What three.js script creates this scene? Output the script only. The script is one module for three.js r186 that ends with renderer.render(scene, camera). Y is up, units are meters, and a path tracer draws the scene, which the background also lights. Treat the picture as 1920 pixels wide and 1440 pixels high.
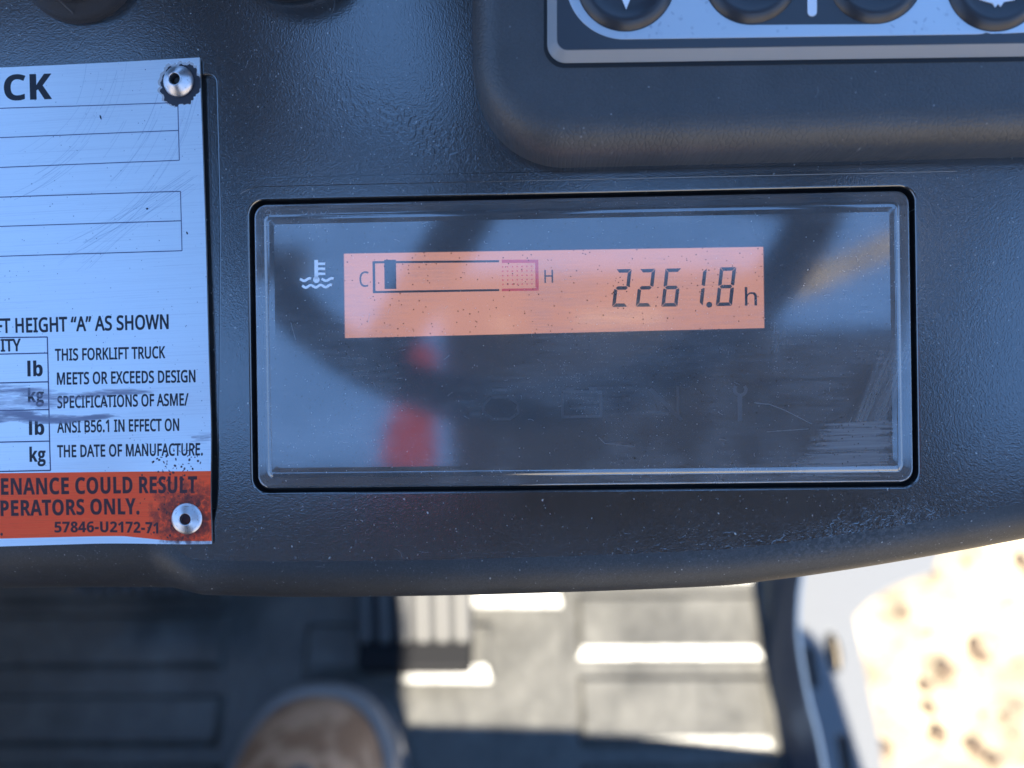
import * as THREE from 'three';
import { mergeGeometries, mergeVertices, toCreasedNormals } from 'three/addons/utils/BufferGeometryUtils.js';
import { RoundedBoxGeometry } from 'three/addons/geometries/RoundedBoxGeometry.js';
import { TextGeometry } from 'three/addons/geometries/TextGeometry.js';
import { FontLoader } from 'three/addons/loaders/FontLoader.js';

// ------------------------------------------------------------------ camera, sky, sun, exposure
const scene = new THREE.Scene();
const camera = new THREE.PerspectiveCamera(42.66, 4 / 3, 0.01, 200);
camera.position.set(-0.0049, 0.7602, 0.0892);
camera.up.set(0.01409, 0.50023, -0.86578);
camera.lookAt(-0.0049 - 0.03949, 0.7602 - 0.86491, 0.0892 - 0.50037);
camera.focus = 0.1655;
camera.userData.fStop = 11.5;

const SUN = new THREE.Vector3(0.1, 0.76, 0.64).normalize();
function makeSky() {
  const w = 256, h = 128, d = new Float32Array(w * h * 4);
  for (let j = 0; j < h; j++) {
    const el = ((j + 0.5) / h - 0.5) * Math.PI, s = Math.max(0, Math.sin(el)), f = Math.pow(1 - s, 3);
    for (let i = 0; i < w; i++) {
      const k = (j * w + i) * 4;
      d[k] = 0.076 + 0.115 * f; d[k + 1] = 0.168 + 0.115 * f; d[k + 2] = 0.372 + 0.08 * f; d[k + 3] = 1;
    }
  }
  const t = new THREE.DataTexture(d, w, h, THREE.RGBAFormat, THREE.FloatType);
  t.mapping = THREE.EquirectangularReflectionMapping; t.magFilter = t.minFilter = THREE.LinearFilter; t.needsUpdate = true;
  return t;
}
scene.background = makeSky();
scene.environment = scene.background;
const sun = new THREE.DirectionalLight(new THREE.Color(1.0, 0.93, 0.8), 5);
sun.position.copy(SUN).multiplyScalar(5); sun.castShadow = true;
sun.shadow.mapSize.set(4096, 4096);
Object.assign(sun.shadow.camera, { left: -2.2, right: 2.2, top: 2.2, bottom: -2.2, near: 0.5, far: 14 });
scene.add(sun, sun.target);

const renderer = new THREE.WebGLRenderer({ antialias: true });
renderer.toneMapping = THREE.LinearToneMapping;
renderer.toneMappingExposure = 5;
renderer.shadowMap.enabled = true;

// ------------------------------------------------------------------ helpers
let seed = 7;
const rnd = () => { seed = (seed * 1664525 + 1013904223) >>> 0; return seed / 4294967296; };
const rr = (a, b) => a + (b - a) * rnd();
const clamp = (x, a = 0, b = 1) => Math.min(b, Math.max(a, x));
const smooth = (a, b, x) => { const t = clamp((x - a) / (b - a)); return t * t * (3 - 2 * t); };
const lin = (r, g, b) => new THREE.Color().setRGB(r, g, b);
const std = (color, roughness = 0.5, more = {}) => new THREE.MeshPhysicalMaterial({ color, roughness, metalness: 0, ...more });

// smooth value noise on a lattice
const LAT = new Float32Array(65536); for (let i = 0; i < 65536; i++) LAT[i] = rnd();
const lat = (x, y) => LAT[((x & 255) + ((y & 255) << 8)) & 65535];
function vn(x, y) {
  const i = Math.floor(x), j = Math.floor(y), u = x - i, v = y - j, a = u * u * (3 - 2 * u), b = v * v * (3 - 2 * v);
  return (lat(i, j) * (1 - a) + lat(i + 1, j) * a) * (1 - b) + (lat(i, j + 1) * (1 - a) + lat(i + 1, j + 1) * a) * b;
}
const fbm = (x, y, n = 4) => { let s = 0, a = 0.5, t = 0; for (let k = 0; k < n; k++) { s += a * vn(x + k * 17.3, y + k * 9.1); t += a; a *= 0.5; x *= 2.03; y *= 2.03; } return s / t; };

function canvas(w, h) { const c = document.createElement('canvas'); c.width = w; c.height = h; return c; }
function canvasTex(c, srgb = true) {
  const t = new THREE.CanvasTexture(c); if (srgb) t.colorSpace = THREE.SRGBColorSpace;
  t.wrapS = t.wrapT = THREE.RepeatWrapping; t.magFilter = THREE.LinearFilter; return t;
}
function dataTex(w, h, f) {   // f(i, j) -> 0..1 grey
  const d = new Uint8Array(w * h * 4);
  for (let j = 0; j < h; j++) for (let i = 0; i < w; i++) { const v = clamp(f(i, j)) * 255, k = (j * w + i) * 4; d[k] = d[k + 1] = d[k + 2] = v; d[k + 3] = 255; }
  const t = new THREE.DataTexture(d, w, h); t.wrapS = t.wrapT = THREE.RepeatWrapping; t.magFilter = THREE.LinearFilter; t.minFilter = THREE.LinearFilter; t.needsUpdate = true; return t;
}
const counts = {};
const numbered = (n) => { counts[n] = (counts[n] ?? -1) + 1; return counts[n] ? `${n}_${String(counts[n]).padStart(3, '0')}` : n; };
function mesh(name, geo, mat, parent) {
  const m = new THREE.Mesh(geo, mat); m.name = name; m.castShadow = m.receiveShadow = true; parent.add(m); return m;
}
// a thing standing in the truck; x, y, z in metres
function thing(name, label, category, [x, y, z] = [0, 0, 0], group) {
  const o = new THREE.Group(); o.name = numbered(name); o.position.set(x, y, z); scene.add(o);
  o.userData = { label, category }; if (group) o.userData.group = group; return o;
}
function structure(name, geo, mat) { const m = mesh(numbered(name), geo, mat, scene); m.userData = { kind: 'structure' }; return m; }
// the dashboard's own frame: x right, y up the sloping face, z out of it, in millimetres
const DASH_TURN = new THREE.Quaternion().setFromAxisAngle(new THREE.Vector3(1, 0, 0), -Math.PI / 3);
const DASH_AT = new THREE.Vector3(0, 0.62, 0);
const origin = new Map();
function dashThing(name, label, category, x, y, z, group) {
  const p = new THREE.Vector3(x, y, z).multiplyScalar(0.001).applyQuaternion(DASH_TURN).add(DASH_AT);
  const o = thing(name, label, category, p.toArray(), group); o.quaternion.copy(DASH_TURN); origin.set(o, [x, y, z]); return o;
}
function part(name, geo, mat, parent, top = parent) {   // geometry given in the dashboard's millimetres
  const [x, y, z] = origin.get(top); geo.translate(-x, -y, -z); geo.scale(0.001, 0.001, 0.001);
  return mesh(name, geo, mat, parent);
}
function planarUV(geo, x0, x1, y0, y1) {
  const p = geo.attributes.position, uv = new Float32Array(p.count * 2);
  for (let i = 0; i < p.count; i++) { uv[2 * i] = (p.getX(i) - x0) / (x1 - x0); uv[2 * i + 1] = (p.getY(i) - y0) / (y1 - y0); }
  geo.setAttribute('uv', new THREE.BufferAttribute(uv, 2)); return geo;
}
function roundRect(x0, y0, x1, y1, r, Cls = THREE.Shape) {
  const s = new Cls(); s.moveTo(x0 + r, y0); s.lineTo(x1 - r, y0); s.absarc(x1 - r, y0 + r, r, -Math.PI / 2, 0);
  s.lineTo(x1, y1 - r); s.absarc(x1 - r, y1 - r, r, 0, Math.PI / 2); s.lineTo(x0 + r, y1); s.absarc(x0 + r, y1 - r, r, Math.PI / 2, Math.PI);
  s.lineTo(x0, y0 + r); s.absarc(x0 + r, y0 + r, r, Math.PI, 1.5 * Math.PI); return s;
}
function slab(shape, z0, z1, bevel = 0, seg = 2, curve = 10) {   // a shape with its base at z0 and its (rounded) top at z1; the bevel lies inside the outline
  const g = new THREE.ExtrudeGeometry(shape, { depth: Math.max(0.001, z1 - z0 - bevel), bevelEnabled: bevel > 0, bevelThickness: bevel, bevelSize: bevel, bevelOffset: -bevel, bevelSegments: seg, curveSegments: curve });
  g.translate(0, 0, z0); return g;
}
function grid(nu, nv, f, close = false) {   // f(u, v) -> [x, y, z, u?, v?]
  const pos = [], uv = [], idx = [];
  for (let j = 0; j <= nv; j++) for (let i = 0; i <= nu; i++) { const q = f(i / nu, j / nv); pos.push(q[0], q[1], q[2]); uv.push(q[3] ?? i / nu, q[4] ?? j / nv); }
  for (let j = 0; j < nv; j++) for (let i = 0; i < nu; i++) { const a = j * (nu + 1) + i, b = a + 1, c = a + nu + 1, d = c + 1; idx.push(a, b, d, a, d, c); }
  const g = new THREE.BufferGeometry(); g.setAttribute('position', new THREE.Float32BufferAttribute(pos, 3)); g.setAttribute('uv', new THREE.Float32BufferAttribute(uv, 2)); g.setIndex(idx); g.computeVertexNormals(); return g;
}
const lathe = (pts, n = 48) => new THREE.LatheGeometry(pts.map(([x, y]) => new THREE.Vector2(x, y)), n);
const bx = (w, h, d, x = 0, y = 0, z = 0) => new THREE.BoxGeometry(w, h, d).translate(x, y, z);
function interp(tab, x) {
  if (x <= tab[0][0]) return tab[0][1];
  for (let i = 1; i < tab.length; i++) if (x <= tab[i][0]) { const [a, p] = tab[i - 1], [b, q] = tab[i]; return p + (q - p) * (x - a) / (b - a); }
  return tab[tab.length - 1][1];
}
// smooth curve through a table
function curveTab(tab, n = 160) { const c = new THREE.SplineCurve(tab.map(([x, y]) => new THREE.Vector2(x, y))); return c.getPoints(n).map((p) => [p.x, p.y]); }

// ------------------------------------------------------------------ textures of the moulded plastic
const DX0 = -114, DX1 = 94, DY0 = -72, DY1 = 84;    // the square of dashboard that the texture covers, mm
const TW = 2048, TH = 1536, PX = TW / (DX1 - DX0);
const tx = (x) => (x - DX0) * PX, ty = (y) => TH - (y - DY0) / (DY1 - DY0) * TH;
function wearField(x, y) {   // crumbled, handled patches of the moulding along its lower right edge
  const a = Math.exp(-(((x - 20) / 24) ** 2) - ((y + 34.5 - (x - 20) * 0.03) / 3.6) ** 2);
  const b = Math.exp(-(((x - 48) / 14) ** 2) - ((y + 31.5 - (x - 48) * 0.2) / 3.4) ** 2);
  return clamp(a * 0.3 + b * 1.1);
}
const plasticBump = (() => {
  const f = new Float32Array(TW * TH);
  for (let j = 0; j < TH; j++) for (let i = 0; i < TW; i++) {
    const x = DX0 + i / PX, y = DY0 + j / TH * (DY1 - DY0);
    let v = 0.45 + 0.07 * (vn(x * 2.3, y * 2.3) - 0.5) + 0.3 * (vn(x * 8.3 + 40, y * 8.3) - 0.5) + 0.12 * (rnd() - 0.5);
    const w = wearField(x, y);
    if (w > 0.03) { const c = fbm(x * 3.1, y * 3.1 + 80, 3), pit = smooth(0.62, 0.74, fbm(x * 1.1 + 7, y * 1.5 + 33, 4)); v += w * (c - 0.5) * 0.9 - w * pit * 0.9 + w * (rnd() - 0.5) * 0.5; }
    const l = Math.exp(-(((x + 27) / 13) ** 2) - ((y - 36 + (x + 27) * 0.5) / 4) ** 2);   // small lumps in the moulding beside the raised housing
    if (l > 0.05) v += l * (smooth(0.5, 0.62, vn(x * 1.6, y * 1.6 + 30)) - 0.3) * 0.35;
    f[j * TW + i] = v;
  }
  return dataTex(TW, TH, (i, j) => f[j * TW + i]);
})();
const plasticColor = (() => {
  const c = canvas(TW, TH), g = c.getContext('2d');
  const im = g.createImageData(TW, TH), d = im.data;
  for (let j = 0; j < TH; j++) for (let i = 0; i < TW; i++) {
    const x = DX0 + i / PX, y = DY1 - j / TH * (DY1 - DY0);
    const dust = smooth(0.3, 0.75, fbm(x * 0.09 + 5, y * 0.09, 5));       // patchy film of yard dust
    const grainy = vn(x * 6, y * 6 + 11) * 0.6 + rnd() * 0.4;
    let v = 37 + 11 * dust * (0.5 + grainy) + 24 * (grainy - 0.5);
    const w = wearField(x, y); if (w > 0.05) v += 26 * w * (smooth(0.45, 0.56, fbm(x * 1.9, y * 1.9 + 80, 4)) - 0.35);
    const k = (j * TW + i) * 4; d[k] = v * 1.0; d[k + 1] = v * 0.99; d[k + 2] = v * 1.0; d[k + 3] = 255;
  }
  g.putImageData(im, 0, 0);
  for (let k = 0; k < 22000; k++) {      // dust grains
    const x = rnd() * TW, y = rnd() * TH, r = rr(0.5, 1.05), b = rnd();
    g.fillStyle = `rgba(205,205,200,${0.1 + 0.7 * b * b * b * b})`; g.beginPath(); g.ellipse(x, y, r * rr(0.8, 1.5), r, rnd() * 3, 0, 7); g.fill();
  }
  for (let k = 0; k < 420; k++) { const x = rnd() * TW, y = rnd() * TH, r = rr(0.9, 1.7); g.fillStyle = `rgba(225,222,214,${rr(0.4, 0.85)})`; g.beginPath(); g.ellipse(x, y, r * rr(0.8, 1.6), r * 0.8, rnd() * 3, 0, 7); g.fill(); }
  for (let k = 0; k < 170; k++) {       // lint fibres
    const x = rnd() * TW, y = rnd() * TH, a = rnd() * 7, l = rr(5, 26), b = rr(-8, 8);
    g.strokeStyle = `rgba(200,202,205,${rr(0.15, 0.5)})`; g.lineWidth = rr(0.5, 1.0); g.beginPath(); g.moveTo(x, y);
    g.quadraticCurveTo(x + Math.cos(a) * l / 2 - b * Math.sin(a), y + Math.sin(a) * l / 2 + b * Math.cos(a), x + Math.cos(a) * l, y + Math.sin(a) * l); g.stroke();
  }
  return canvasTex(c);
})();
const PLASTIC = std(0xffffff, 0.165, { map: plasticColor, bumpMap: plasticBump, bumpScale: 0.000035, ior: 2.4 });
const EDGE_PLASTIC = std(0xffffff, 0.5, { map: plasticColor, bumpMap: plasticBump, bumpScale: 0.00006, ior: 1.6 });
// leathery grain of the raised housing
const leatherBump = (() => {
  const n = 512, cell = 26, K = Math.round(n / cell), cs = n / K, pts = [];
  for (let j = 0; j < K; j++) for (let i = 0; i < K; i++) pts.push([(i + rnd()) * cs, (j + rnd()) * cs]);
  return dataTex(n, n, (x, y) => {
    const ci = Math.floor(x / cs), cj = Math.floor(y / cs); let a = 1e9, b = 1e9;
    for (let q = -1; q <= 1; q++) for (let p = -1; p <= 1; p++) {
      const i = (ci + p + K) % K, j = (cj + q + K) % K, s = pts[j * K + i];
      let dx = Math.abs(s[0] - x), dy = Math.abs(s[1] - y); dx = Math.min(dx, n - dx); dy = Math.min(dy, n - dy);
      const d = Math.hypot(dx, dy); if (d < a) { b = a; a = d; } else if (d < b) b = d;
    }
    return 0.25 + 0.6 * smooth(0, 9, b - a) + 0.12 * rnd();
  });
})();
const leatherColor = (() => {
  const n = 1024, c = canvas(n, n), g = c.getContext('2d'), im = g.createImageData(n, n), d = im.data;
  for (let j = 0; j < n; j++) for (let i = 0; i < n; i++) { const v = 64 + 12 * (fbm(i / 60, j / 60, 4) - 0.5) + 10 * (rnd() - 0.5), k = (j * n + i) * 4; d[k] = v; d[k + 1] = v * 0.99; d[k + 2] = v; d[k + 3] = 255; }
  g.putImageData(im, 0, 0);
  for (let k = 0; k < 420; k++) { const r = rr(0.5, 1.3); g.fillStyle = `rgba(210,208,204,${rr(0.1, 0.6)})`; g.beginPath(); g.ellipse(rnd() * n, rnd() * n, r * 1.2, r, rnd() * 3, 0, 7); g.fill(); }
  for (let k = 0; k < 26; k++) { const x = rnd() * n, y = rnd() * n, a = rnd() * 7, l = rr(12, 44); g.strokeStyle = `rgba(190,195,200,${rr(0.15, 0.4)})`; g.lineWidth = 0.9; g.beginPath(); g.moveTo(x, y); g.quadraticCurveTo(x + Math.cos(a) * l / 2 + 6, y + Math.sin(a) * l / 2, x + Math.cos(a) * l, y + Math.sin(a) * l); g.stroke(); }
  return canvasTex(c);
})();
const tiled = (t, rx, ry) => { const c = t.clone(); c.repeat.set(rx, ry); c.needsUpdate = true; return c; };
const LEATHER = std(0xffffff, 0.46, { map: leatherColor, bumpMap: tiled(leatherBump, 6.5, 6.5), bumpScale: 0.00006, ior: 1.6 });
const BLACK = std(lin(0.006, 0.006, 0.007), 0.6);
const GLOSS_BLACK = std(lin(0.012, 0.012, 0.014), 0.35);

// ------------------------------------------------------------------ ground beside the truck
const groundBump = dataTex(512, 512, (i, j) => fbm(i / 16, j / 16, 5));
const groundColor = (() => {
  const n = 1024, c = canvas(n, n), g = c.getContext('2d'), im = g.createImageData(n, n), d = im.data;
  for (let j = 0; j < n; j++) for (let i = 0; i < n; i++) { const a = fbm(i / 40, j / 40, 5), v = 0.82 + 0.6 * (a - 0.5) + 0.08 * (rnd() - 0.5), k = (j * n + i) * 4; d[k] = clamp(v * 1.02) * 176; d[k + 1] = clamp(v) * 162; d[k + 2] = clamp(v * 0.97) * 138; d[k + 3] = 255; }
  g.putImageData(im, 0, 0); return canvasTex(c);
})();
{
  const GY = -0.5;
  const g = new THREE.PlaneGeometry(60, 60).rotateX(-Math.PI / 2).translate(0, GY, 0);
  structure('ground', g, std(0xffffff, 0.95, { map: tiled(groundColor, 60, 60), bumpMap: tiled(groundBump, 90, 90), bumpScale: 0.01 }));
  // brown clods and stones lying on the pale sand
  const shapes = [0, 1, 2].map((k) => { const q = new THREE.IcosahedronGeometry(1, 2), p = q.attributes.position; for (let i = 0; i < p.count; i++) { const x = p.getX(i), y = p.getY(i), z = p.getZ(i), s = 0.75 + 0.5 * vn(x * 1.7 + k * 9 + 20, z * 1.7 + y * 1.3 + 30); p.setXYZ(i, x * s, y * s * 0.55, z * s); } q.computeVertexNormals(); return q; });
  const all = [];
  for (let k = 0; k < 420; k++) {
    const s = 0.0015 + 0.0105 * Math.pow(rnd(), 2.5), q = shapes[k % 3].clone(); q.rotateY(rnd() * 7); q.scale(s, s, s); q.translate(rr(0.3, 0.95), GY + s * 0.2, rr(-0.75, 0.15)); all.push(q);
  }
  const m = mesh('soil_clods', mergeGeometries(all), std(lin(0.1, 0.07, 0.046), 0.95), scene); m.userData = { kind: 'stuff', label: 'brown clods and small stones scattered on the pale sandy ground', category: 'soil' };
}

// ------------------------------------------------------------------ truck floor, step and side frame
const steelBump = dataTex(512, 512, (i, j) => 0.5 + 0.5 * (fbm(i / 9, j / 9, 4) - 0.5) + 0.15 * (rnd() - 0.5));
const steelColor = (() => {
  const n = 1024, c = canvas(n, n), g = c.getContext('2d'), im = g.createImageData(n, n), d = im.data;
  for (let j = 0; j < n; j++) for (let i = 0; i < n; i++) { const a = fbm(i / 90, j / 90, 5), b = fbm(i / 14 + 50, j / 22, 3), v = 84 + 36 * (a - 0.5) + 21 * (b - 0.5) + 6 * (rnd() - 0.5), k = (j * n + i) * 4; d[k] = v; d[k + 1] = v * 0.985; d[k + 2] = v * 0.94; d[k + 3] = 255; }
  g.putImageData(im, 0, 0);
  for (let k = 0; k < 90; k++) { g.strokeStyle = `rgba(${rnd() < 0.5 ? '118,116,111' : '50,48,46'},${rr(0.1, 0.3)})`; g.lineWidth = rr(1, 4); const x = rnd() * n, y = rnd() * n, a = rr(-0.9, 0.2), l = rr(20, 110); g.beginPath(); g.moveTo(x, y); g.lineTo(x + Math.cos(a) * l, y + Math.sin(a) * l); g.stroke(); }
  return canvasTex(c);
})();
const FLOOR = std(0xffffff, 0.33, { map: tiled(steelColor, 3, 3), bumpMap: tiled(steelBump, 8, 8), bumpScale: 0.0006 });
const floorUV = (g) => { const p = g.attributes.position, uv = new Float32Array(p.count * 2); for (let i = 0; i < p.count; i++) { uv[2 * i] = p.getX(i); uv[2 * i + 1] = p.getZ(i) + p.getY(i); } g.setAttribute('uv', new THREE.BufferAttribute(uv, 2)); return g; };
function tread(x0, x1, z0, z1, h, front, side = 0.005) {   // raised tread pad with a long chamfer towards the driver
  const y0 = -0.0006, b = [[x0, y0, z0], [x1, y0, z0], [x1, y0, z1], [x0, y0, z1]], t = [[x0 + side, h, z0 + side], [x1 - side, h, z0 + side], [x1 - side, h, z1 - front], [x0 + side, h, z1 - front]];
  const pos = [], quad = (a, c, d, e) => { for (const v of [a, c, d, a, d, e]) pos.push(...v); };
  quad(t[3], t[2], t[1], t[0]); quad(b[3], b[2], t[2], t[3]); quad(b[1], b[0], t[0], t[1]); quad(b[0], b[3], t[3], t[0]); quad(b[2], b[1], t[1], t[2]);
  const g = new THREE.BufferGeometry(); g.setAttribute('position', new THREE.Float32BufferAttribute(pos, 3)); g.computeVertexNormals(); return floorUV(g);
}
{
  const o = thing('floor_plate', 'worn grey steel floor plate with raised tread pads under the dashboard', 'floor plate', [0, 0, 0]);
  mesh('plate', floorUV(bx(0.86, 0.008, 0.9, -0.27, -0.004, -0.21).toNonIndexed()), FLOOR, o);
  for (const [x0, x1, z0, z1, h, f] of [
    [0.012, 0.154, -0.157, -0.105, 0.0046, 0.009], [0.012, 0.155, -0.094, -0.0395, 0.0044, 0.0085], [0.012, 0.155, -0.03, 0.03, 0.0066, 0.0125], [0.012, 0.154, -0.26, -0.166, 0.0066, 0.0125],
    [-0.2, -0.052, -0.135, -0.0875, 0.006, 0.0125], [-0.072, 0.002, -0.26, -0.146, 0.0075, 0.0165],
    [-0.48, -0.26, -0.143, -0.0985, 0.0066, 0.004], [-0.48, -0.255, -0.08, -0.041, 0.0066, 0.004], [-0.48, -0.25, -0.03, 0.03, 0.0066, 0.004], [-0.48, -0.265, -0.22, -0.15, 0.0066, 0.004],
  ]) mesh('tread_pad', tread(x0, x1, z0, z1, h, f), FLOOR, o);
}
{ // upright side frame at the edge of the floor
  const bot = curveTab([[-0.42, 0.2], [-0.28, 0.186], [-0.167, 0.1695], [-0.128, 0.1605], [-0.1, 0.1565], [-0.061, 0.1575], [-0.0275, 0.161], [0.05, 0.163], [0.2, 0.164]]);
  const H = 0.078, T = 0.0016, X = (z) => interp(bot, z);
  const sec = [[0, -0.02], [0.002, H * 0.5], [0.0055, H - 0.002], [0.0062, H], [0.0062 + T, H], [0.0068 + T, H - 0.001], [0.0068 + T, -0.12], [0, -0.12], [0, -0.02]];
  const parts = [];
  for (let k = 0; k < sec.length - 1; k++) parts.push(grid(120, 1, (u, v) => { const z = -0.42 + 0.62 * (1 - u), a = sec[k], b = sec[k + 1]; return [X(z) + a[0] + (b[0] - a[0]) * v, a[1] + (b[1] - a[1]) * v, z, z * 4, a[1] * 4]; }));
  const o = thing('side_frame', 'curved side frame edging the steel floor plate with reflected sky blue in its colour', 'side frame', [0, 0, 0]);
  mesh('frame_rail', mergeGeometries(parts), std(lin(0.05, 0.085, 0.15), 0.8, { bumpMap: steelBump, bumpScale: 0.0003 }), o);  // blue of the reflected sky is put into the base colour
}
{ // boarding step below the side frame
  const Y = -0.2, o = thing('boarding_step', 'grey steel boarding step with oblong slots beside the floor', 'step', [0.25, Y, -0.15]);
  const s = new THREE.Shape(); s.moveTo(-0.07, -0.2); s.lineTo(0.034, -0.2); s.lineTo(0.04, -0.06); s.lineTo(0.036, 0.045); s.quadraticCurveTo(0.06, 0.075, 0.12, 0.09); s.lineTo(0.16, 0.16); s.lineTo(-0.07, 0.18); s.lineTo(-0.07, -0.2);
  for (const [x, y, w, h] of [[-0.012, -0.003, 0.011, 0.042], [-0.0175, -0.085, 0.011, 0.05], [0.007, -0.1, 0.013, 0.075]]) s.holes.push(roundRect(x - w / 2, y - h / 2, x + w / 2, y + h / 2, w / 2.05, THREE.Path));
  const hole = new THREE.Path(); hole.absellipse(0.011, 0.012, 0.0085, 0.021, 0, Math.PI * 2); s.holes.push(hole);
  const g = new THREE.ExtrudeGeometry(s, { depth: 0.006, bevelEnabled: true, bevelSize: 0.001, bevelThickness: 0.001, bevelSegments: 2 }); g.rotateX(-Math.PI / 2);
  mesh('step_tread', g, std(lin(0.12, 0.124, 0.13), 0.5, { bumpMap: tiled(steelBump, 6, 6), bumpScale: 0.0005 }), o);
  mesh('step_riser', bx(0.012, 0.3, 0.5, -0.076, -0.12, 0.0), std(lin(0.03, 0.03, 0.033), 0.7), o);
  mesh('step_box', bx(0.1, 0.03, 0.38, -0.018, -0.075, 0.0), std(lin(0.03, 0.027, 0.025), 0.8), o);
}

// ------------------------------------------------------------------ pedals and boot
const RUBBER = std(lin(0.012, 0.012, 0.013), 0.75, { specularIntensity: 0.3 });
const PAD = std(lin(0.035, 0.035, 0.036), 0.7), RIB = std(lin(0.075, 0.073, 0.07), 0.6);
function pedal(label, at, w, len, ribs, padMat, ribMat, tilt, group) {
  const o = thing('pedal', label, 'pedal', at, group);
  const pad = new THREE.Group();
  const G = (g) => { g.rotateX(tilt); return g; };
  mesh('pad', G(new RoundedBoxGeometry(w, 0.01, len, 3, 0.004).translate(0, 0, -len / 2)), padMat, o);
  for (let k = 0; k < ribs; k++) mesh('rib', G(new RoundedBoxGeometry(w / ribs * 0.56, 0.007, len * 0.97, 2, 0.0028).translate((k + 0.5 - ribs / 2) * w / ribs, 0.007, -len / 2 + 0.001)), ribMat, o);
  if (ribs < 8) mesh('black_strip', new RoundedBoxGeometry(w * 0.985, 0.016, 0.026, 2, 0.004).translate(0, -0.006, 0.009), RUBBER, o);  // black strip drawn below the front edge of the pad
  const arm = new THREE.CatmullRomCurve3([new THREE.Vector3(0, -0.008, -len * 0.6), new THREE.Vector3(0, 0.03, -len - 0.07), new THREE.Vector3(0, 0.16, -len - 0.1)]);
  mesh('arm', new THREE.TubeGeometry(arm, 20, 0.008, 10), RUBBER, o);
  return o;
}
pedal('accelerator pedal with pale worn ribs standing over the steel floor', [-0.107, 0.045, -0.1085], 0.085, 0.13, 6, PAD, RIB, 0.62);
pedal('dark ribbed brake pedal tucked under the dashboard in the shade', [-0.31, 0.06, -0.142], 0.1, 0.1, 9, PAD, RIB, 0.6);
{ // work boot standing on the floor
  const o = thing('work_boot', 'scuffed tan leather work boot with grey rubber rand on the floor', 'boot', [-0.172, 0.0, 0.075]);
  const outline = (s) => { const pts = []; for (let k = 0; k <= 40; k++) { const a = -Math.PI / 2 + Math.PI * k / 40; pts.push([s * 0.062 * Math.sign(Math.sin(a)) * Math.abs(Math.sin(a)) ** 0.88, -0.07 - s * 0.086 * Math.max(0, Math.cos(a)) ** 0.86]); } return pts; };
  const sh = new THREE.Shape(); const op = outline(1); sh.moveTo(0.05, 0.14); op.slice().reverse().forEach(([x, z]) => sh.lineTo(x, z)); sh.lineTo(-0.05, 0.14);
  const sole = new THREE.ExtrudeGeometry(sh, { depth: 0.022, bevelEnabled: true, bevelSize: 0.003, bevelThickness: 0.003, bevelSegments: 3 }); sole.rotateX(Math.PI / 2); sole.translate(0, 0.029, 0);
  mesh('sole', sole, std(lin(0.1, 0.1, 0.105), 0.6), o);
  // rand and upper as swept outlines that close over the toes
  const ring = (s, y) => outline(s).map(([x, z]) => [x, y, z]);
  const sweep = (levels, mat, name) => mesh(name, grid(40, levels.length - 1, (u, v) => { const l = levels[Math.round(v * (levels.length - 1))], q = ring(l[0], l[1])[Math.round(u * 40)]; const b = l[2] ?? 0; return [q[0], q[1] + (b ? b * clamp((q[2] + 0.17) / 0.1) : 0), q[2] + (l[3] ?? 0)]; }), mat, o);
  sweep([[0.985, 0.028], [0.985, 0.042], [0.95, 0.051], [0.9, 0.056], [0.85, 0.057], [0.83, 0.054]], std(lin(0.27, 0.235, 0.21), 0.6), 'rand');
  const tan = (() => { const n = 256, c = canvas(n, n), g = c.getContext('2d'), im = g.createImageData(n, n), d = im.data; for (let j = 0; j < n; j++) for (let i = 0; i < n; i++) { const a = smooth(0.35, 0.65, fbm(i / 30, j / 22, 4)), k = (j * n + i) * 4; d[k] = 186 + 44 * a; d[k + 1] = 132 + 42 * a; d[k + 2] = 94 + 38 * a; d[k + 3] = 255; } g.putImageData(im, 0, 0); return canvasTex(c); })();
  const LEATHERTAN = std(0xffffff, 0.5, { map: tan, bumpMap: tiled(leatherBump, 3, 3), bumpScale: 0.0004 });
  const up = []; for (let k = 0; k <= 12; k++) { const a = k / 12 * Math.PI / 2; up.push([0.84 * Math.cos(a) + 0.001, 0.053 + 0.036 * Math.sin(a), 0.05 * Math.sin(a), 0.03 * Math.sin(a)]); }
  sweep(up, LEATHERTAN, 'toe_cap');
  const tongue = new THREE.SphereGeometry(1, 28, 18); tongue.scale(0.026, 0.02, 0.06); tongue.rotateX(0.3); tongue.translate(0.006, 0.09, -0.03); mesh('tongue', tongue, std(lin(0.17, 0.15, 0.14), 0.7), o);
  const shaft = lathe([[0.052, 0.03], [0.054, 0.09], [0.05, 0.15], [0.056, 0.2], [0.062, 0.3], [0.058, 0.3], [0.05, 0.2]], 32); shaft.translate(0, 0, 0.075); mesh('trouser_cuff', shaft, std(lin(0.03, 0.035, 0.06), 0.9), o);
}

{
  const o = thing('added_cowl', 'added unseen dark walls under the dashboard that keep skylight off the floor', 'cowl', [-0.22, 0, -0.34]);  // unseen walls, added to darken the shaded floor
  mesh('added_side_wall', new RoundedBoxGeometry(0.02, 0.6, 0.56, 2, 0.006).translate(-0.4, 0.3, 0.29), std(lin(0.02, 0.02, 0.022), 0.6), o);
  mesh('cowl_wall', new RoundedBoxGeometry(0.82, 0.72, 0.02, 2, 0.006).translate(0, 0.36, 0), std(lin(0.02, 0.02, 0.022), 0.6), o);
}
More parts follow.
